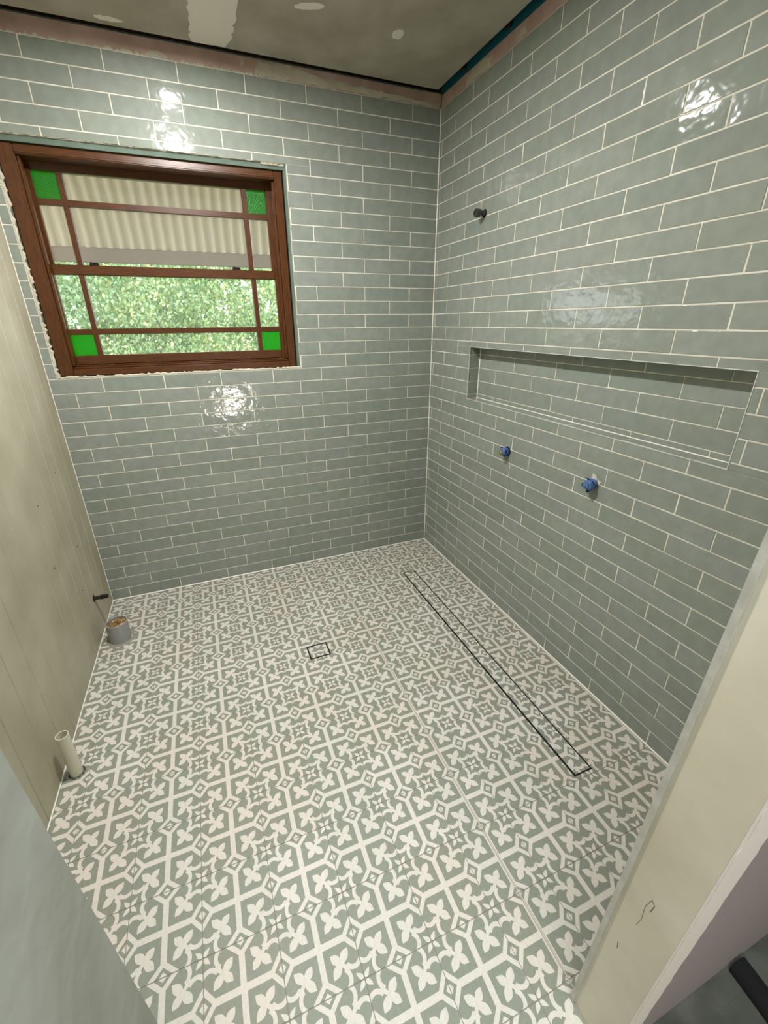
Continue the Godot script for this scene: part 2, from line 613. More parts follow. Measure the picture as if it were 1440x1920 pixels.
func build_wall_right():
	var st := begin()
	for r: Rect2 in subtract([Rect2(-0.15, -0.15, 2.56, 2.92)], Rect2(NZ0 - 0.008, NY0 - 0.008, NZ1 - NZ0 + 0.016, NY1 - NY0 + 0.016)):
		box(st, Vector3(0.0085, r.position.y, r.position.x), Vector3(0.16, r.end.y, r.end.x))
	box(st, Vector3(ND + 0.008, NY0 - 0.02, NZ0 - 0.02), Vector3(0.159, NY1 + 0.02, NZ1 + 0.02))
	var w := struct("wall_right", "shower wall of grey green subway tiles with a long recessed niche", "wall", st, M.green_board)
	var gb := begin()
	for r: Rect2 in subtract([Rect2(0, 0, 2.40, 36 * P)], Rect2(NZ0, NY0, NZ1 - NZ0, NY1 - NY0)):
		box(gb, Vector3(0.0011, r.position.y, r.position.x), Vector3(0.0084, r.end.y, r.end.x))
	box(gb, Vector3(ND + 0.0011, NY0 - 0.007, NZ0 - 0.007), Vector3(ND + 0.0079, NY1 + 0.007, NZ1 + 0.007))   # back of the niche
	box(gb, Vector3(0.0085, NY0 - 0.0075, NZ0 - 0.007), Vector3(ND + 0.001, NY0 - 0.0011, NZ1 + 0.007))
	box(gb, Vector3(0.0085, NY1 + 0.0011, NZ0 - 0.007), Vector3(ND + 0.001, NY1 + 0.0075, NZ1 + 0.007))
	box(gb, Vector3(0.0085, NY0 - 0.001, NZ0 - 0.0075), Vector3(ND + 0.001, NY1 + 0.001, NZ0 - 0.0011))
	box(gb, Vector3(0.0085, NY0 - 0.001, NZ1 + 0.0011), Vector3(ND + 0.001, NY1 + 0.001, NZ1 + 0.0075))
	obj("grout_bed", gb, M.grout, w)
	# plane x = 0: u runs along z; seen from the room, frame x = z, face looks along -x
	var f := Transform3D(Basis(Vector3(0, 0, 1), Vector3(0, 1, 0), Vector3(-1, 0, 0)), Vector3.ZERO)
	var far := begin()
	for t in courses(2.40, 0.0274, 0.1693, 36):
		for q: Rect2 in subtract([t[1]], Rect2(NZ0 - 0.001, NY0 - 0.001, NZ1 - NZ0 + 0.002, NY1 - NY0 + 0.002)):
			var seen := in_frame([Vector3(0, q.position.y, q.position.x), Vector3(0, q.end.y, q.position.x), Vector3(0, q.position.y, q.end.x), Vector3(0, q.end.y, q.end.x)])
			# behind the door jamb?
			if seen and q.position.x < 2.10:
				place_tile(w, q, f)
			elif q.size.x > 0.004 and q.size.y > 0.004:
				tile_into(far, q.size.x, q.size.y, 0.0075, 0.0016, f * Transform3D(Basis(), Vector3(q.get_center().x, q.get_center().y, 0)))
	obj("tile_field", far, tile_mats[0], w).set_meta("kind", "stuff")
	# tiles inside the niche
	var fb := Transform3D(f.basis, Vector3(ND, 0, 0))
	var ys := [NY0, 16 * P, 17 * P, 18 * P, 19 * P, NY1]
	for k in 5:
		var u := 0.622 if k % 2 == 0 else 0.776
		var e := [NZ0]
		while u < NZ1:
			if u > NZ0 + 0.01:
				e.append(u)
			u += 0.3015
		e.append(NZ1)
		for i in e.size() - 1:
			place_tile(w, Rect2(e[i] + 0.0014, ys[k] + 0.0014, e[i + 1] - e[i] - 0.0028, ys[k + 1] - ys[k] - 0.0028), fb, "niche_tile")
	var fs := Transform3D(Basis(Vector3(0, 0, 1), Vector3(1, 0, 0), Vector3(0, 1, 0)), Vector3(0, NY0, 0))      # sill, face up
	var ft := Transform3D(Basis(Vector3(0, 0, 1), Vector3(-1, 0, 0), Vector3(0, -1, 0)), Vector3(0, NY1, 0))    # soffit, face down
	var e2 := [NZ0, 0.675, 0.968, 1.258, 1.545, 1.84, NZ1]
	for i in e2.size() - 1:
		place_tile(w, Rect2(e2[i] + 0.0016, 0.003, e2[i + 1] - e2[i] - 0.0032, ND - 0.005), fs, "niche_tile")
		place_tile(w, Rect2(e2[i] + 0.001, -ND + 0.002, e2[i + 1] - e2[i] - 0.002, ND - 0.005), ft, "niche_tile")
	var fl := Transform3D(Basis(Vector3(-1, 0, 0), Vector3(0, 1, 0), Vector3(0, 0, 1)), Vector3(0, 0, NZ0))
	var fr := Transform3D(Basis(Vector3(1, 0, 0), Vector3(0, 1, 0), Vector3(0, 0, -1)), Vector3(0, 0, NZ1))
	for k in 5:
		place_tile(w, Rect2(-ND + 0.002, ys[k] + 0.0014, ND - 0.005, ys[k + 1] - ys[k] - 0.0028), fl, "niche_tile")
		place_tile(w, Rect2(0.003, ys[k] + 0.0014, ND - 0.005, ys[k + 1] - ys[k] - 0.0028), fr, "niche_tile")
	# slim metal trim round the niche
	var tr := begin()
	for q in [[NZ0 - 0.0022, NY0, NZ0 + 0.0004, NY1], [NZ1 - 0.0004, NY0, NZ1 + 0.0022, NY1], [NZ0 - 0.0022, NY0 - 0.0022, NZ1 + 0.0022, NY0 + 0.0004], [NZ0 - 0.0022, NY1 - 0.0004, NZ1 + 0.0022, NY1 + 0.0022]]:
		box(tr, Vector3(-0.0012, q[1], q[0]), Vector3(0.003, q[3], q[2]))
	obj("niche_trim", tr, M.trim, w)
	var gl := begin()
	silicone_strip(gl, Vector3(ND, NY0, NZ0), Vector3(ND, NY0, NZ1), Vector3(-0.0028, 0, 0), Vector3(0, 0.0028, 0))
	silicone_strip(gl, Vector3(ND, NY0, NZ0), Vector3(ND, NY1, NZ0), Vector3(-0.004, 0, 0), Vector3(0, 0, 0.004))
	silicone_strip(gl, Vector3(0, 0.002, 0), Vector3(0, 0.002, 2.4), Vector3(-0.005, 0, 0), Vector3(0, 0.005, 0))
	obj("silicone_bead", gl, M.silicone, w)
	var ps := begin()
	box(ps, Vector3(0.0045, 36 * P - 0.004, -0.0044), Vector3(0.0084, 2.768, 2.40))
	obj("plasterboard_strip", ps, M.pink, w)
	var pp := begin()
	patch(pp, Vector3(0.0045, 0, 0), Vector3(0, 0, 1), Vector3.UP, Vector3(-1, 0, 0), [Vector2(0.25, 2.712), Vector2(0.33, 2.716), Vector2(0.45, 2.712), Vector2(0.47, 2.74), Vector2(0.42, 2.758), Vector2(0.30, 2.764), Vector2(0.245, 2.735)], 0.0015, 13, 0.008)
	patch(pp, Vector3(0.0045, 0, 0), Vector3(0, 0, 1), Vector3.UP, Vector3(-1, 0, 0), [Vector2(0.63, 2.722), Vector2(0.71, 2.72), Vector2(0.70, 2.745), Vector2(0.66, 2.75)], 0.0015, 14, 0.006)
	patch(pp, Vector3(0.0045, 0, 0), Vector3(0, 0, 1), Vector3.UP, Vector3(-1, 0, 0), [Vector2(0.11, 2.714), Vector2(0.125, 2.714), Vector2(0.125, 2.726), Vector2(0.11, 2.726)], 0.003, 15, 0.003)
	obj("plaster_patch", pp, M.plaster, w)
	var cv := begin()
	box(cv, Vector3(0.010, 2.7701, -0.14), Vector3(0.16, 3.05, 2.40))
	obj("membrane_strip", cv, M.teal, w)
	var fx := begin()
	for z in [0.20, 0.56, 0.83]:
		cbox(fx, Vector3(-0.004, 2.79, z), Vector3(0.0098, 2.86, z + 0.035), 0.003)
	obj("batten", fx, M.old_timber, w)

func build_wall_left():
	var st := begin()
	box(st, Vector3(-2.40, -0.15, -0.008), Vector3(-RW - 0.012, 3.05, 2.40))
	var w := struct("wall_left", "cream painted wall of upright tongue and groove boards", "wall", st, M.dark)
	var bw := 0.1275
	var k := 0
	var z := 0.0
	while z < 2.39:
		var z1 := minf(z + bw - (0.0 if k else 0.005), 2.40)
		var b := begin()
		var x0 := -RW - 0.012
		var g := 0.0034
		# board with a small V edge either side
		var pr := [Vector2(z + 0.0001, x0), Vector2(z + 0.0001, -RW - g), Vector2(z + 0.0005 + g, -RW), Vector2(z1 - 0.0005 - g, -RW), Vector2(z1 - 0.0001, -RW - g), Vector2(z1 - 0.0001, x0)]
		for i in 5:
			var a: Vector2 = pr[i]
			var c: Vector2 = pr[i + 1]
			quad(b, Vector3(c.y, 0.0, c.x), Vector3(c.y, 2.76, c.x), Vector3(a.y, 2.76, a.x), Vector3(a.y, 0.0, a.x))
		quad(b, Vector3(x0, 2.76, z), Vector3(x0, 2.76, z1), Vector3(-RW, 2.76, z1), Vector3(-RW, 2.76, z))
		obj("board", b, M.vj, w)
		z = z1
		k += 1
	# marks left by the old fittings
	var mk := begin()
	for q in [[0.62, 0.67, 0.006], [0.55, 0.31, 0.005], [0.90, 0.62, 0.004], [0.95, 0.30, 0.006], [0.36, 0.44, 0.004]]:
		var a := Transform3D(Basis(Vector3(0, 0, 1), -PI / 2), Vector3(-RW - 0.0002, q[0], q[1]))
		lathe(mk, [[q[2], 0.0], [q[2] * 0.7, 0.0008], [0.0, 0.001]], 8, a, 0.5, int(q[1] * 100))
	obj("screw_hole", mk, M.dark, w).set_meta("kind", "stuff")
	var sl := begin()
	silicone_strip(sl, Vector3(-RW, 0.001, 0), Vector3(-RW, 0.001, 2.4), Vector3(0.004, 0, 0), Vector3(0, 0.003, 0))
	obj("silicone_bead", sl, M.silicone, w)

func leaning(st: SurfaceTool, x0: float, x1: float, y0: float, y1: float, za: float, zb: float, la: float, lb: float):   # a prism whose two z faces lean with height
	var v := []
	for i in 8:
		var y := y1 if i & 2 else y0
		v.append(Vector3(x1 if i & 1 else x0, y, (zb + lb * y) if i & 4 else (za + la * y)))
	hexa(st, v)

func build_wall_front():
	# the wall that the doorway is in; its faces are a little out of plumb
	var st := begin()
	leaning(st, -0.805, 0.159, -0.15, 3.05, 2.412, 2.505, 0.015, 0.033)
	leaning(st, -2.40, -1.634, -0.15, 3.05, 2.355, 2.505, 0.060, 0.033)
	leaning(st, -1.6339, -0.8051, 2.15, 3.05, 2.412, 2.505, 0.015, 0.033)
	var w := struct("wall_front", "grey lined wall with an open doorway where the photographer stands", "wall", st, M.jamb_grey)
	var hp := begin()
	leaning(hp, -0.80, 0.158, 0.0, 2.6, 2.5055, 2.512, 0.033, 0.033)
	obj("hallway_lining", hp, M.hall_pink, w)
	var pl := begin()
	var up := Vector3(0, 1, 0.033)
	leaning(pl, -0.8248, -0.795, 0.0, 2.1, 2.5123, 2.5138, 0.033, 0.033)
	patch(pl, Vector3(0, 0, 2.5125), Vector3.RIGHT, up, Vector3(0, 0, 1), [Vector2(-0.817, 0.0), Vector2(-0.762, 0.0), Vector2(-0.755, 0.3), Vector2(-0.748, 0.55), Vector2(-0.740, 0.75), Vector2(-0.728, 1.0), Vector2(-0.735, 1.6), Vector2(-0.735, 2.1), Vector2(-0.817, 2.1)], 0.0022, 23, 0.006, 0.02)
	obj("plaster_band", pl, mat(Color(0.86, 0.84, 0.80), 0.9), w)
	# painted door jamb
	var jb := begin()
	leaning(jb, -0.825, -0.8052, 0.0, 2.15, 2.411, 2.5122, 0.026, 0.033)
	struct("trim_1", "cream painted door jamb board with scuffs and pencil marks", "door jamb", jb, M.cream)
	var al := begin()
	leaning(al, -0.8285, -0.815, 0.0, 2.15, 2.400, 2.4108, 0.026, 0.026)
	struct("trim_2", "metal angle along the inner edge of the cream door jamb", "trim", al, M.alu)
	var pc := begin()
	for q in [[0.560, 2.478, 0.585, 2.481, 0.0016], [0.585, 2.481, 0.592, 2.474, 0.002], [0.592, 2.474, 0.560, 2.468, 0.001], [0.560, 2.468, 0.520, 2.470, 0.001], [0.520, 2.470, 0.488, 2.466, 0.0008], [0.383, 2.449, 0.362, 2.452, 0.0018]]:
		var a := Vector3(-0.8252, q[0], q[1])
		var b := Vector3(-0.8252, q[2], q[3])
		var s: Vector3 = (b - a).normalized().cross(Vector3(-1, 0, 0)) * (q[4] * 0.5)
		quad(pc, a - s, b - s, b + s, a + s)
	obj("pencil_mark", pc, mat(Color(0.45, 0.42, 0.36), 0.9), get_node("trim_1")).set_meta("kind", "stuff")

# ---------------------------------------------------------------- floor
func floor_tile_into(st: SurfaceTool, r: Rect2, c: Vector2, flip: Vector2):
	# r in x-z; c the tile's centre; a bevelled top piece whose print is placed by its spot on the tile
	var d := 0.007
	var e := 0.0008
	var lvl := [[0.0, -d], [0.0, -e], [e, 0.0]]
	var ring := []
	for k in lvl:
		var i: float = k[0]
		ring.append([Vector3(r.position.x + i, k[1], r.end.y - i), Vector3(r.end.x - i, k[1], r.end.y - i), Vector3(r.end.x - i, k[1], r.position.y + i), Vector3(r.position.x + i, k[1], r.position.y + i)])
	var put := func(a: Vector3):
		st.set_uv(Vector2(0.5 + flip.x * (a.x - c.x) / TX, 0.5 + flip.y * (a.z - c.y) / TZ).clamp(Vector2(0.002, 0.002), Vector2(0.998, 0.998)))
		st.add_vertex(a - Vector3(c.x, 0, c.y))
	var q := func(a: Vector3, b: Vector3, g: Vector3, h: Vector3):
		for v in [a, g, b, a, h, g]:
			put.call(v)
	for k in 2:
		for i in 4:
			var j := (i + 1) % 4
			q.call(ring[k][i], ring[k][j], ring[k + 1][j], ring[k + 1][i])
	q.call(ring[2][0], ring[2][1], ring[2][2], ring[2][3])

const DR := Rect2(-0.374, 0.396, 0.088, 1.562)     # slot of the linear drain
const SQ := Rect2(-1.166, 0.872, 0.110, 0.101)     # square floor waste

func tiles_of_floor() -> Array:   # [ix, iz, centre, rect]
	var out := []
	for ix in range(-11, 3):
		for iz in range(-9, 7):
			var c := Vector2(FX + ix * TX, FZ + iz * TZ)
			var r := Rect2(c.x - TX / 2, c.y - TZ / 2, TX, TZ)
			r = r.intersection(Rect2(-RW + 0.003, 0.003, RW - 0.006, 2.53))
			if r.size.x > 0.004 and r.size.y > 0.004:
				out.append([ix, iz, c, r])
	return out

func build_floor():
	var st := begin()
	box(st, Vector3(-2.40, -0.16, -0.14), Vector3(0.15, -0.0016, 2.56))
	var w := struct("floor", "floor of patterned grey green and cream encaustic look tiles", "floor", st, M.floor_grout)
	for t in tiles_of_floor():
		var c: Vector2 = t[2]
		var r: Rect2 = t[3]
		var halves := [r]
		if r.position.x < FOLD - 0.01 and r.end.x > FOLD + 0.01:
			halves = [Rect2(r.position.x, r.position.y, FOLD - 0.0018 - r.position.x, r.size.y), Rect2(FOLD + 0.0018, r.position.y, r.end.x - FOLD - 0.0018, r.size.y)]
		for h: Rect2 in halves:
			var pieces := subtract(subtract([h.grow(-0.0010)], DR), SQ)
			pieces = subtract(subtract(pieces, Rect2(-0.806, 2.409, 1.0, 0.3)), Rect2(-2.4, 2.352, 0.767, 0.3))
			var s := begin()
			var n := 0
			for p: Rect2 in pieces:
				if p.size.x > 0.003 and p.size.y > 0.003:
					floor_tile_into(s, p, c, Vector2.ONE)
					n += 1
			if n == 0:
				continue
			var o := obj("floor_tile", s, floor_mats[rng.randi() % floor_mats.size()], w)
			o.position = Vector3(c.x, 0, c.y)
	var sl := begin()
	box(sl, Vector3(FOLD - 0.0018, -0.0015, 0.004), Vector3(FOLD + 0.0018, -0.0004, 2.53))
	obj("silicone_joint", sl, mat(Color(0.74, 0.70, 0.65), 0.5), w)

func build_drains():
	var ring := func(st: SurfaceTool, r: Rect2, l: float, ri: float, f: float, b: float, y0: float, y1: float):
		box(st, Vector3(r.position.x, y0, r.position.y), Vector3(r.position.x + l, y1, r.end.y))
		box(st, Vector3(r.end.x - ri, y0, r.position.y), Vector3(r.end.x, y1, r.end.y))
		box(st, Vector3(r.position.x + l, y0, r.position.y), Vector3(r.end.x - ri, y1, r.position.y + b))
		box(st, Vector3(r.position.x + l, y0, r.end.y - f), Vector3(r.end.x - ri, y1, r.end.y))
	for d in [[DR, "linear_drain", "long black framed linear drain with tile insert along the shower wall", "drain", 0.0085, 0.0045, 0.0045, 0.0045], [SQ, "floor_waste", "small square black framed floor waste with tile insert in open floor", "drain", 0.0062, 0.0062, 0.0062, 0.0062]]:
		var r: Rect2 = d[0]
		var t := thing(d[1], d[2], d[3], Vector3(r.get_center().x, 0, r.get_center().y))
		var o := Vector2(t.position.x, t.position.z)
		var loc := Rect2(r.position - o, r.size).grow(-0.0003)
		var fr := begin()
		ring.call(fr, loc, d[4], d[5], d[6], d[7], -0.0014, 0.0006)
		obj("frame", fr, M.black, t)
		var inner := Rect2(r.position.x + d[4] + 0.001, r.position.y + d[7] + 0.001, r.size.x - d[4] - d[5] - 0.002, r.size.y - d[6] - d[7] - 0.002)
		for k in tiles_of_floor():
			var c: Vector2 = k[2]
			var p := Rect2(c.x - TX / 2, c.y - TZ / 2, TX, TZ).intersection(inner)
			if p.size.x < 0.003 or p.size.y < 0.003:
				continue
			var s := begin()
			floor_tile_into(s, p.grow(-0.0004), c, Vector2.ONE)
			var ins := obj("tile_insert", s, floor_mats[0], t)
			ins.position = Vector3(c.x - o.x, 0, c.y - o.y)

# ---------------------------------------------------------------- ceiling
func build_ceiling():
	var st := begin()
	box(st, Vector3(-2.40, CEIL, 0.052), Vector3(-0.052, CEIL + 0.011, 2.60))
	var w := struct("ceiling", "unpainted plasterboard ceiling with patched joints and no cornice yet", "ceiling", st, M.ceiling)
	var X := Vector3.RIGHT
	var Z := Vector3.BACK
	var D := Vector3.DOWN
	var pp := begin()
	patch(pp, Vector3(0, CEIL, 0), X, Z, D, [Vector2(-1.300, 0.057), Vector2(-1.155, 0.057), Vector2(-1.13, 0.15), Vector2(-1.125, 0.30), Vector2(-1.12, 0.7), Vector2(-1.12, 1.6), Vector2(-1.31, 1.6), Vector2(-1.31, 0.7), Vector2(-1.305, 0.25)], 0.0014, 33, 0.014, 0.02)
	obj("plaster_joint", pp, M.ceil_plaster, w)
	for q in [[-1.61, 0.099, 0.055, 0.017], [-0.455, 0.42, 0.026, 0.034], [-0.86, 0.46, 0.06, 0.022], [-1.02, 0.62, 0.05, 0.03], [-1.75, 0.75, 0.04, 0.03]]:
		var s := begin()
		var ol := []
		for i in 9:
			ol.append(Vector2(q[0] + q[2] * cos(TAU * i / 9.0), q[1] + q[3] * sin(TAU * i / 9.0) + (0.35 * q[2] * cos(TAU * i / 9.0) if q[2] > 0.058 else 0.0)))
		patch(s, Vector3(0, CEIL, 0), X, Z, D, ol, 0.0012, int(-q[0] * 100), 0.006)
		obj("plaster_patch", s, M.ceil_plaster, w)
	var lid := begin()
	box(lid, Vector3(-2.40, 3.05, -0.15), Vector3(0.16, 3.12, 2.70))
	box(lid, Vector3(-2.39, 2.80, 0.40), Vector3(-0.001, 2.84, 0.45))
	obj("roof_space", lid, M.old_timber, w)

# ---------------------------------------------------------------- hallway behind the camera
func build_hallway():
	var f := begin()
	box(f, Vector3(-3.2, -0.16, 2.5601), Vector3(1.2, -0.001, 5.6))
	box(f, Vector3(-0.804, -0.16, 2.505), Vector3(1.2, -0.001, 2.56))
	struct("floor_hallway", "dark dusty bare floor of the hallway outside the doorway", "floor", f, M.hall_floor)
	var w := begin()
	box(w, Vector3(1.2, -0.16, 2.40), Vector3(1.3, 3.05, 5.7))
	box(w, Vector3(-3.3, -0.16, 2.40), Vector3(-3.2, 3.05, 5.7))
	box(w, Vector3(-3.3, -0.16, 5.6), Vector3(1.3, 3.05, 5.7))
	box(w, Vector3(0.16, -0.16, 2.40), Vector3(1.2, 3.05, 2.50))
	box(w, Vector3(-3.2, -0.16, 2.40), Vector3(-2.40, 3.05, 2.50))
	struct("wall_hallway", "pale hallway walls behind the photographer", "wall", w, mat(Color(0.68, 0.66, 0.60), 0.9))
	var c := begin()
	box(c, Vector3(-3.3, 2.9, 2.70), Vector3(1.3, 3.05, 5.7))
	struct("ceiling_hallway", "pale hallway ceiling", "ceiling", c, mat(Color(0.75, 0.74, 0.70), 0.9))

# ---------------------------------------------------------------- window
func build_window():
	var w := struct("window_1", "stained timber sash window with green glass corner panes", "window")
	var fx0 := -2.150
	var fx1 := -0.924
	var y0 := 1.364
	var y1 := 2.340
	var ix0 := -2.087
	var ix1 := -0.966
	var st := begin()
	cbox(st, Vector3(fx0, y0, -0.135), Vector3(ix0, y1, -0.010), 0.004)
	obj("frame_jamb", st, M.wood_v, w)
	st = begin()
	cbox(st, Vector3(ix1, y0, -0.135), Vector3(fx1, y1, -0.010), 0.004)
	obj("frame_jamb", st, M.wood_v, w)
	st = begin()
	cbox(st, Vector3(ix0 + 0.0003, 2.302, -0.135), Vector3(ix1 - 0.0003, y1, -0.010), 0.004)
	obj("frame_head", st, M.wood_h, w)
	# little rebate strip along the head, as the photograph's second line
	st = begin()
	cbox(st, Vector3(ix0 + 0.0003, 2.309, -0.0099), Vector3(ix1 - 0.0003, 2.318, -0.007), 0.001)
	obj("head_bead", st, M.wood_h, w)
	st = begin()
	cbox(st, Vector3(ix0 + 0.0003, y0, -0.135), Vector3(ix1 - 0.0003, 1.398, -0.010), 0.003)
	cbox(st, Vector3(ix0 + 0.0003, 1.398, -0.135), Vector3(ix1 - 0.0003, 1.407, -0.028), 0.002)
	cbox(st, Vector3(ix0 + 0.0003, 1.407, -0.135), Vector3(ix1 - 0.0003, 1.414, -0.050), 0.002)
	obj("sill", st, M.wood_h, w)
	for s in [0, 1]:
		st = begin()
		var a := ix0 if s == 0 else ix1 - 0.012
		cbox(st, Vector3(a, 1.4141, -0.0635), Vector3(a + 0.012, 2.3019, -0.030), 0.002)
		obj("stop_bead", st, M.wood_v, w)
	sash(w, "sash", -0.100, -2.066, -1.003, 1.842, 1.884, 2.270, 2.318, true)
	sash(w, "sash", -0.0645, -2.072, -0.996, 1.415, 1.460, 1.840, 1.884, false)
	for x in [-1.89, -1.202]:
		st = begin()
		cbox(st, Vector3(x - 0.022, 1.8842, -0.094), Vector3(x + 0.022, 1.890, -0.072), 0.002)
		cbox(st, Vector3(x - 0.006, 1.890, -0.090), Vector3(x + 0.020, 1.898, -0.078), 0.003)
		lathe(st, [[0.008, 0.0], [0.008, 0.008], [0.005, 0.010], [0.0, 0.010]], 12, Transform3D(Basis(), Vector3(x - 0.012, 1.890, -0.083)))
		obj("sash_lock", st, M.black, w)

func sash(w: Node3D, called: String, z: float, gx0: float, gx1: float, ya: float, ga: float, gb: float, yb: float, upper: bool):
	# z is its inner face; gx, ga, gb the glass opening; ya, yb the outer edges of its rails
	var zb := z - 0.034
	var st := begin()
	var sw := 0.034
	cbox(st, Vector3(gx0 - sw, ya, zb), Vector3(gx0, yb, z), 0.003)
	cbox(st, Vector3(gx1, ya, zb), Vector3(gx1 + sw, yb, z), 0.003)
	var s := obj(called, st, M.wood_v, w)
	for q in [[ya, ga], [gb, yb]]:
		st = begin()
		cbox(st, Vector3(gx0 + 0.0002, q[0], zb + 0.0002), Vector3(gx1 - 0.0002, q[1], z - 0.0004), 0.003)
		obj("rail", st, M.wood_h, s)
	var b := [-1.970, -1.941, -1.131, -1.101]
	var h0 := 2.135 if upper else 1.5615
	var h1 := 2.164 if upper else 1.591
	for k in 2:
		st = begin()
		bar(st, Vector3(b[2 * k], ga, zb + 0.004), Vector3(b[2 * k + 1], gb, z - 0.003), true)
		obj("glazing_bar", st, M.wood_v, s)
	st = begin()
	bar(st, Vector3(gx0, h0, zb + 0.0045), Vector3(gx1, h1, z - 0.0035), false)
	obj("glazing_bar", st, M.wood_h, s)
	var xs := [gx0, b[0], b[1], b[2], b[3], gx1]
	var ys := [ga, h0, h1, gb]
	var zg := zb + 0.014
	for i in 3:
		for j in 2:
			var green := i != 1 and ((upper and j == 1) or (not upper and j == 0))
			st = begin()
			box(st, Vector3(xs[2 * i] + 0.0003, ys[2 * j] + 0.0003, zg), Vector3(xs[2 * i + 1] - 0.0003, ys[2 * j + 1] - 0.0003, zg + 0.004))
			var o := obj("pane", st, M.green_glass if green else M.glass, s)
			if green:
				o.set_meta("label", "textured green corner pane")

func bar(st: SurfaceTool, lo: Vector3, hi: Vector3, upright: bool):   # glazing bar: square at the glass, bevelled towards both faces
	var a := 0 if upright else 1
	var l := 1 if upright else 0
	var m := (lo[a] + hi[a]) / 2
	var wd := (hi[a] - lo[a]) / 2
	var pr := [[-wd * 0.45, lo.z], [wd * 0.45, lo.z], [wd, lo.z + 0.009], [wd, lo.z + 0.016], [wd * 0.80, hi.z], [-wd * 0.80, hi.z], [-wd, lo.z + 0.016], [-wd, lo.z + 0.009]]
	for i in 8:
		var p: Array = pr[i]
		var q: Array = pr[(i + 1) % 8]
		var v := []
		for k in [[p, lo[l]], [q, lo[l]], [q, hi[l]], [p, hi[l]]]:
			var r := Vector3.ZERO
			r[a] = m + k[0][0]
			r[l] = k[1]
			r.z = k[0][1]
			v.append(r)
		var n := Vector3.ZERO
		n[a] = p[0] + q[0]
		n.z = (p[1] + q[1]) - (lo.z + hi.z)
		if (v[1] - v[0]).cross(v[2] - v[0]).dot(n) > 0:
			quad(st, v[0], v[1], v[2], v[3])
		else:
			quad(st, v[0], v[3], v[2], v[1])

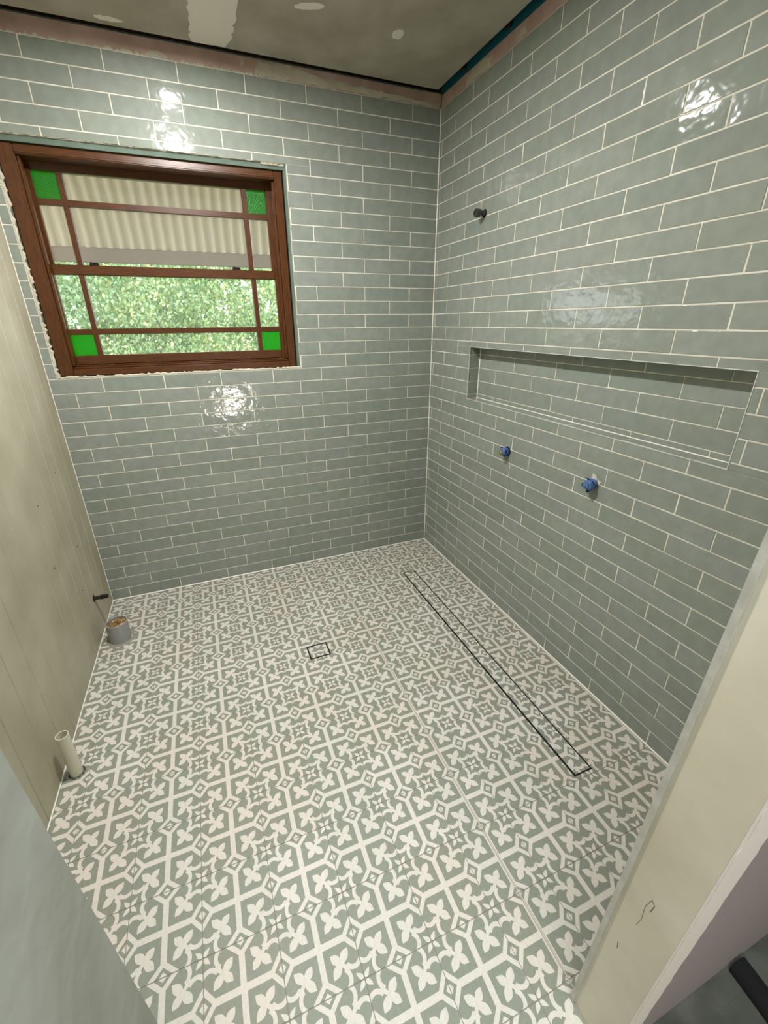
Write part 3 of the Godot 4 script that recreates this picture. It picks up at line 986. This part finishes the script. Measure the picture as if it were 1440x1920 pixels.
# ---------------------------------------------------------------- outside
func build_outside():
	var g := begin()
	box(g, Vector3(-14, -1.1, -14), Vector3(12, -0.9, -0.16))
	struct("ground", "pale paved ground outside under the trees", "ground", g, mat(Color(0.62, 0.60, 0.52), 0.95))
	# verandah roof of corrugated iron, its edge curving down to a beam
	var zf := -2.75
	var prof := []
	var p := Vector2(zf, 2.30)
	var ang := deg_to_rad(86.0)
	for i in 30:
		prof.append(p)
		var ds := 0.05 if i < 22 else 0.30
		p += Vector2(cos(ang), sin(ang)) * ds
		ang = maxf(ang - deg_to_rad(3.2), deg_to_rad(16.0))
		if p.x > -0.22:
			break
	var st := SurfaceTool.new()
	st.begin(Mesh.PRIMITIVE_TRIANGLES)
	var x0 := -8.4
	var n := int(8.6 / 0.0120)
	for i in n:
		for k in prof.size() - 1:
			var v := []
			for q in [[i, k], [i + 1, k], [i + 1, k + 1], [i, k + 1]]:
				var t: Vector2 = (prof[mini(q[1] + 1, prof.size() - 1)] - prof[maxi(q[1] - 1, 0)]).normalized()
				var nn := Vector2(-t.y, t.x)
				var off := 0.029 * cos(TAU * q[0] / 8.0)
				var c: Vector2 = prof[q[1]] + nn * off
				v.append(Vector3(x0 + q[0] * 0.0120, c.y, c.x))
			quad(st, v[0], v[3], v[2], v[1])
	st.index()
	st.generate_normals()
	var roof := thing("verandah_roof", "cream corrugated iron roof edge seen through the upper sash", "roof")
	obj("corrugated_sheet", st.commit(), mat(Color(0.74, 0.685, 0.56), 0.6), roof)
	st = begin()
	cbox(st, Vector3(-8.4, 2.175, zf - 0.06), Vector3(0.2, 2.305, zf + 0.005), 0.005)
	var bm := mat(Color(0.47, 0.40, 0.32), 0.8)
	obj("beam", st, bm, roof)
	for x in [-8.0, -4.9, 0.08]:
		st = begin()
		cbox(st, Vector3(x, -0.9, zf - 0.055), Vector3(x + 0.09, 2.1745, zf + 0.035), 0.006)
		obj("post", st, bm, roof)
	# the leafy trees beyond
	var leaf := begin()
	var a := Vector3(0, -0.5, 0)
	var b := Vector3(0.30, 0.0, 0.06)
	var c2 := Vector3(0, 0.5, -0.03)
	var d := Vector3(-0.30, 0.0, 0.06)
	var e := Vector3(0.2, 0.28, 0.03)
	var e2 := Vector3(-0.2, 0.28, 0.03)
	tri(leaf, a, b, e)
	tri(leaf, a, e, c2)
	tri(leaf, a, c2, e2)
	tri(leaf, a, e2, d)
	var lm := bake(leaf)
	var lmat := mat(Color.WHITE, 0.45)
	lmat.vertex_color_use_as_albedo = true
	lmat.backlight_enabled = true
	lmat.backlight = Color(0.42, 0.50, 0.20)
	lmat.cull_mode = BaseMaterial3D.CULL_DISABLED
	var g2 := RandomNumberGenerator.new()
	g2.seed = 77
	var trees := [[-3.3, -5.6, "leafy green tree beyond the verandah, at the left of the window view"], [-0.9, -5.4, "leafy yellow green tree beyond the verandah, at the right of the window view"], [-1.9, -7.4, "darker broad leafed tree behind the two lighter trees outside"]]
	for t in trees.size():
		var cx: float = trees[t][0]
		var cz: float = trees[t][1]
		var tr := thing("tree", trees[t][2], "tree", Vector3(cx, -0.9, cz), "trees outside the window")
		var tk := begin()
		lathe(tk, [[0.11, 0.0], [0.085, 0.9], [0.07, 2.0], [0.03, 3.4]], 12, Transform3D(Basis(), Vector3([-1.15, 1.6, -2.7][t], 0, -0.2)), 0.12, 5 + t)
		obj("trunk", tk, M.old_timber, tr)
		var mm := MultiMesh.new()
		mm.transform_format = MultiMesh.TRANSFORM_3D
		mm.use_colors = true
		mm.mesh = lm
		var cnt := 24000 if t == 2 else 28000
		mm.instance_count = cnt
		# leaves sit in clumps
		var clumps := []
		for i in 520:
			var dx := g2.randf_range(-1.75, 1.75) * (1.9 if t == 2 else 1.0)
			var dz := g2.randf_range(-0.75, 0.75)
			clumps.append(Vector3(dx, g2.randf_range(0.2, 4.4), dz))
		for i in cnt:
			var cl: Vector3 = clumps[g2.randi() % clumps.size()]
			var sp := Vector3(g2.randfn(0, 0.16), g2.randfn(0, 0.13), g2.randfn(0, 0.16))
			var bs := Basis.from_euler(Vector3(g2.randf_range(-1.2, 0.5), g2.randf_range(-PI, PI), g2.randf_range(-1.2, 1.2))).scaled(Vector3.ONE * (g2.randf_range(0.12, 0.18) if t == 2 else g2.randf_range(0.045, 0.08)))
			mm.set_instance_transform(i, Transform3D(bs, cl + sp))
			var h := g2.randf()
			var col := Color(0.33, 0.50, 0.24).lerp(Color(0.70, 0.76, 0.32) if t == 1 else Color(0.56, 0.72, 0.42), h)
			if g2.randf() < 0.05:
				col = Color(0.55, 0.45, 0.16)
			mm.set_instance_color(i, col)
		var o := MultiMeshInstance3D.new()
		o.multimesh = mm
		o.material_override = lmat
		o.name = "foliage"
		o.set_meta("kind", "stuff")
		tr.add_child(o, true)

# ---------------------------------------------------------------- things
func build_pipes():
	var at := Vector3(-2.107, 0, 0.415)
	var t := thing("waste_pipe", "short wide grey plastic waste pipe stuffed with crumpled brown paper", "pipe", at)
	var st := begin()
	lathe(st, [[0.0525, -0.0015], [0.0525, 0.045], [0.0532, 0.046], [0.0532, 0.112], [0.0520, 0.114], [0.0490, 0.114], [0.0480, 0.111], [0.0480, 0.05], [0.0, 0.05]], 40)
	obj("pipe", st, mat(Color(0.58, 0.585, 0.58), 0.5), t)
	st = begin()
	var g := RandomNumberGenerator.new()
	g.seed = 3
	var rings := []
	for k in 7:
		var ring := []
		for i in 18:
			var r := 0.0475 * (k / 6.0)
			var an := TAU * i / 18.0 + k * 0.2
			ring.append(Vector3(r * cos(an), 0.108 + g.randf_range(-0.008, 0.007) - (0.004 if k == 6 else 0.0), -r * sin(an)))
		rings.append(ring)
	for k in 6:
		for i in 18:
			var j := (i + 1) % 18
			quad(st, rings[k + 1][i], rings[k + 1][j], rings[k][j], rings[k][i])
	var pap := mat(Color(0.52, 0.42, 0.25), 0.35)
	obj("paper_stuffing", st, pap, t)
	st = begin()
	lathe(st, [[0.072, 0.0002], [0.066, 0.0018], [0.056, 0.0022], [0.0522, 0.0010]], 28, Transform3D(), 0.16, 4)
	obj("mortar_collar", st, M.mortar, t)

	var t2 := thing("drain_pipe", "slim white plastic pipe standing open beside the boarded wall", "pipe", Vector3(-2.157, 0, 1.224))
	st = begin()
	lathe(st, [[0.0215, -0.0015], [0.0215, 0.204], [0.0209, 0.2055], [0.0192, 0.2055], [0.0186, 0.204], [0.0186, 0.02], [0.0, 0.02]], 36)
	obj("pipe", st, mat(Color(0.84, 0.82, 0.74), 0.4), t2)
	st = begin()
	lathe(st, [[0.029, 0.0002], [0.027, 0.0010], [0.024, 0.0010], [0.0212, 0.0006]], 24, Transform3D(), 0.2, 6)
	obj("hole_rim", st, mat(Color(0.28, 0.27, 0.25), 0.95), t2)

	# capped water stub low on the boarded wall
	var t3 := thing("water_stub", "dark capped water pipe stub low on the boarded wall", "pipe stub", Vector3(-RW, 0.225, 0.312))
	var side := Transform3D(Basis(Vector3(0, 0, 1), -PI / 2), Vector3.ZERO)   # its y runs into the room
	st = begin()
	lathe(st, [[0.0105, -0.004], [0.0105, 0.034], [0.0095, 0.036]], 18, side)
	for k in 5:
		lathe(st, [[0.0105, 0.012 + k * 0.004], [0.0117, 0.014 + k * 0.004], [0.0105, 0.016 + k * 0.004]], 18, side)
	obj("threaded_pipe", st, mat(Color(0.16, 0.14, 0.12), 0.35), t3)
	st = begin()
	lathe(st, [[0.0120, 0.034], [0.0145, 0.0342], [0.0145, 0.052], [0.0125, 0.054], [0.0125, 0.066], [0.009, 0.070], [0.0, 0.070]], 6, side)
	var capm := mat(Color(0.14, 0.13, 0.12), 0.3)
	capm.metallic = 0.5
	obj("cap", st, capm, t3)
	st = begin()
	lathe(st, [[0.021, 0.0002], [0.018, 0.0015], [0.0104, 0.0015]], 16, side, 0.3, 8)
	obj("hole_rim", st, M.dark, t3)

func build_tapware():
	var out := Basis(Vector3(0, 0, 1), PI / 2)   # y runs out of the right wall, along -x
	# shower outlet
	var t := thing("shower_outlet", "dark grey capped shower outlet high on the tiled wall", "shower outlet", Vector3(0, 2.118, 0.505))
	var fr := Transform3D(out, Vector3.ZERO)
	var mt := mat(Color(0.32, 0.32, 0.31), 0.4)
	mt.metallic = 0.6
	var st := begin()
	lathe(st, [[0.0115, -0.006], [0.0115, 0.030], [0.0100, 0.032]], 20, fr)
	for k in 5:
		lathe(st, [[0.0115, 0.006 + k * 0.004], [0.0128, 0.008 + k * 0.004], [0.0115, 0.010 + k * 0.004]], 20, fr)
	obj("threaded_pipe", st, mt, t)
	st = begin()
	lathe(st, [[0.010, 0.029], [0.0185, 0.0292], [0.0195, 0.031], [0.0195, 0.053], [0.0175, 0.056], [0.012, 0.057], [0.011, 0.051], [0.0, 0.051]], 8, fr)
	obj("cap", st, mt, t)
	st = begin()
	lathe(st, [[0.019, 0.0004], [0.017, 0.0012], [0.0114, 0.0012]], 20, fr, 0.15, 4)
	obj("hole_rim", st, M.dark, t)
	# two taped tap spindles
	var data := [[Vector3(0, 0.962, 0.893), "tap spindle wrapped in blue masking tape, the one nearer the corner", 1], [Vector3(0, 0.972, 1.467), "tap spindle wrapped in blue masking tape beside a white plaster chip, nearer the doorway", 2]]
	for d in data:
		var t2 := thing("tap_spindle", d[1], "tap", d[0], "taped tap spindles under the niche")
		var sd: int = d[2]
		var big := 1.0 if sd == 1 else 1.12
		st = begin()
		lathe(st, [[0.016 * big, -0.004], [0.020 * big, 0.006], [0.0225 * big, 0.014], [0.021 * big, 0.022], [0.0225 * big, 0.029], [0.019 * big, 0.036], [0.012 * big, 0.040], [0.009, 0.0395]], 16, fr, 0.22, sd * 11)
		obj("masking_tape", st, mat(Color(0.27, 0.40, 0.62), 0.65), t2)
		st = begin()
		lathe(st, [[0.012 * big, 0.030], [0.0135 * big, 0.0425], [0.011 * big, 0.0435], [0.0085, 0.0440], [0.0065, 0.048], [0.0, 0.048]], 14, Transform3D(out, Vector3(0, -0.003, -0.004)), 0.08, sd)
		var br := mat(Color(0.62, 0.55, 0.32) if sd == 1 else Color(0.36, 0.50, 0.66), 0.4)
		br.metallic = 0.4
		obj("spindle", st, br, t2)
		st = begin()
		# torn flaps of tape
		var g := RandomNumberGenerator.new()
		g.seed = sd
		for k in 4:
			var an := TAU * k / 4.0 + g.randf()
			var r := 0.022 * big
			var c := Vector3(-0.020 - 0.008 * g.randf(), r * sin(an), r * cos(an))
			var u := Vector3(0, cos(an), -sin(an)) * 0.009
			var v := Vector3(-0.010, sin(an) * 0.006, cos(an) * 0.006)
			quad(st, c - u - v, c + u - v, c + u * 0.8 + v, c - u * 0.6 + v)
			quad(st, c - u * 0.6 + v, c + u * 0.8 + v, c + u - v, c - u - v)
		obj("tape_flap", st, mat(Color(0.13, 0.24, 0.48), 0.65), t2)
		st = begin()
		lathe(st, [[0.026 * big, 0.0003], [0.0245 * big, 0.0012], [0.0155 * big, 0.0014]], 18, fr, 0.10, sd + 20)
		obj("hole_rim", st, M.dark if sd == 1 else M.mortar, t2)
		if sd == 2:
			st = begin()
			patch(st, Vector3.ZERO, Vector3(0, 0, 1), Vector3.UP, Vector3(-1, 0, 0), [Vector2(-0.016, 0.018), Vector2(0.030, 0.004), Vector2(0.034, 0.020), Vector2(0.012, 0.026), Vector2(0.004, 0.042), Vector2(-0.014, 0.042)], 0.0012, 41, 0.003, 0.008)
			obj("plaster_chip", st, mat(Color(0.78, 0.78, 0.74), 0.9), t2)

func build_hall_things():
	# black strip on the hallway floor
	var t := thing("rubber_strip", "black padded strip lying on the dark hallway floor against the wall", "strip", Vector3(-0.366, 0, 2.508))
	var st := begin()
	var pr := []
	for k in 9:
		var an := PI * k / 8.0
		pr.append(Vector2(0.031 * cos(an), 0.004 + 0.022 * sin(an)))
	pr.push_front(Vector2(0.031, 0.0))
	pr.append(Vector2(-0.031, 0.0))
	var rows := []
	for i in 13:
		var s := i / 12.0
		var cx := -0.075 * s - 0.02 * s * s
		var cz := 0.012 + 0.62 * s
		var row := []
		for q in pr:
			row.append(Vector3(cx + q.x, q.y, cz))
		rows.append(row)
	for i in 12:
		for k in pr.size() - 1:
			quad(st, rows[i][k + 1], rows[i + 1][k + 1], rows[i + 1][k], rows[i][k])
	for k in range(1, pr.size() - 1):
		tri(st, rows[0][0], rows[0][k], rows[0][k + 1])
		tri(st, rows[12][0], rows[12][k + 1], rows[12][k])
	var m := mat(Color(0.018, 0.018, 0.018), 0.9)
	obj("padded_bar", st, m, t)

func build_lamps():
	for q in [[0.50, "round ceiling light above the room, nearer the window", 0.85], [1.18, "round ceiling light above the room, nearer the doorway", 5.3]]:
		var z: float = q[0]
		var t := thing("ceiling_light", q[1], "light", Vector3(-1.41, CEIL, z), "ceiling lights")
		var st := begin()
		lathe(st, [[0.050, -0.022], [0.075, -0.022], [0.080, -0.016], [0.080, 0.0]], 28)
		obj("housing", st, mat(Color(0.85, 0.85, 0.85), 0.4), t)
		st = begin()
		lathe(st, [[0.0, -0.0205], [0.050, -0.0205]], 28)
		var em := mat(Color(1, 1, 1), 0.5)
		em.emission_enabled = true
		em.emission = Color(1.0, 0.96, 0.90)
		em.emission_energy_multiplier = 6.0
		obj("glowing_lens", st, em, t)
		var l := AreaLight3D.new()
		l.name = "lamp"
		l.area_size = Vector2(0.085, 0.085)
		l.light_color = Color(1.0, 0.985, 0.97)
		l.light_energy = q[2]
		l.shadow_enabled = true
		l.set("area_range", 12.0)
		l.transform = Transform3D(Basis(Vector3(1, 0, 0), -PI / 2), Vector3(0, -0.026, 0))
		t.add_child(l, true)
	# soft daylight panel in the hallway ceiling
	var t4 := thing("skylight", "wide skylight panel in the hallway ceiling behind the photographer", "light", Vector3(-1.23, 2.90, 3.20))
	var s4 := begin()
	cbox(s4, Vector3(-0.75, -0.03, -0.45), Vector3(0.75, 0.0, 0.45), 0.01)
	obj("frame", s4, mat(Color(0.85, 0.85, 0.85), 0.5), t4)
	s4 = begin()
	cbox(s4, Vector3(-0.72, -0.036, -0.42), Vector3(0.72, -0.0301, 0.42), 0.002)
	var em4 := mat(Color(1, 1, 1), 0.5)
	em4.emission_enabled = true
	em4.emission = Color(0.93, 0.97, 1.0)
	em4.emission_energy_multiplier = 2.0
	obj("glowing_panel", s4, em4, t4)
	var l4 := AreaLight3D.new()
	l4.name = "lamp"
	l4.area_size = Vector2(1.44, 0.84)
	l4.light_color = Color(0.95, 0.985, 1.0)
	l4.light_energy = 6.0
	l4.shadow_enabled = true
	l4.set("area_range", 12.0)
	l4.transform = Transform3D(Basis(Vector3(1, 0, 0), -PI / 2), Vector3(0, -0.045, 0))
	t4.add_child(l4, true)
	# work light on the hallway floor behind the photographer
	var t2 := thing("work_light", "floor work light shining from the hallway", "light", Vector3(-1.08, 0, 4.35))
	var s2 := begin()
	cbox(s2, Vector3(-0.19, 0.30, 0.0), Vector3(0.19, 0.56, 0.06), 0.01)
	cbox(s2, Vector3(-0.21, 0.0, -0.12), Vector3(-0.192, 0.45, -0.10), 0.004)
	cbox(s2, Vector3(0.192, 0.0, -0.12), Vector3(0.21, 0.45, -0.10), 0.004)
	cbox(s2, Vector3(-0.21, 0.0, -0.10), Vector3(-0.192, 0.02, 0.15), 0.004)
	cbox(s2, Vector3(0.192, 0.0, -0.10), Vector3(0.21, 0.02, 0.15), 0.004)
	obj("housing", s2, mat(Color(0.75, 0.60, 0.10), 0.5), t2)
	s2 = begin()
	cbox(s2, Vector3(-0.17, 0.32, -0.006), Vector3(0.17, 0.54, -0.0005), 0.002)
	var em2 := mat(Color(1, 1, 1), 0.5)
	em2.emission_enabled = true
	em2.emission = Color(1.0, 0.95, 0.92)
	em2.emission_energy_multiplier = 6.0
	obj("glowing_panel", s2, em2, t2)
	var l2 := AreaLight3D.new()
	l2.name = "lamp"
	l2.area_size = Vector2(0.34, 0.22)
	l2.light_color = Color(1.0, 0.95, 0.90)
	l2.light_energy = 1.0
	l2.shadow_enabled = true
	l2.set("area_range", 12.0)
	l2.transform = Transform3D(Basis(), Vector3(0, 0.43, -0.012))
	t2.add_child(l2, true)
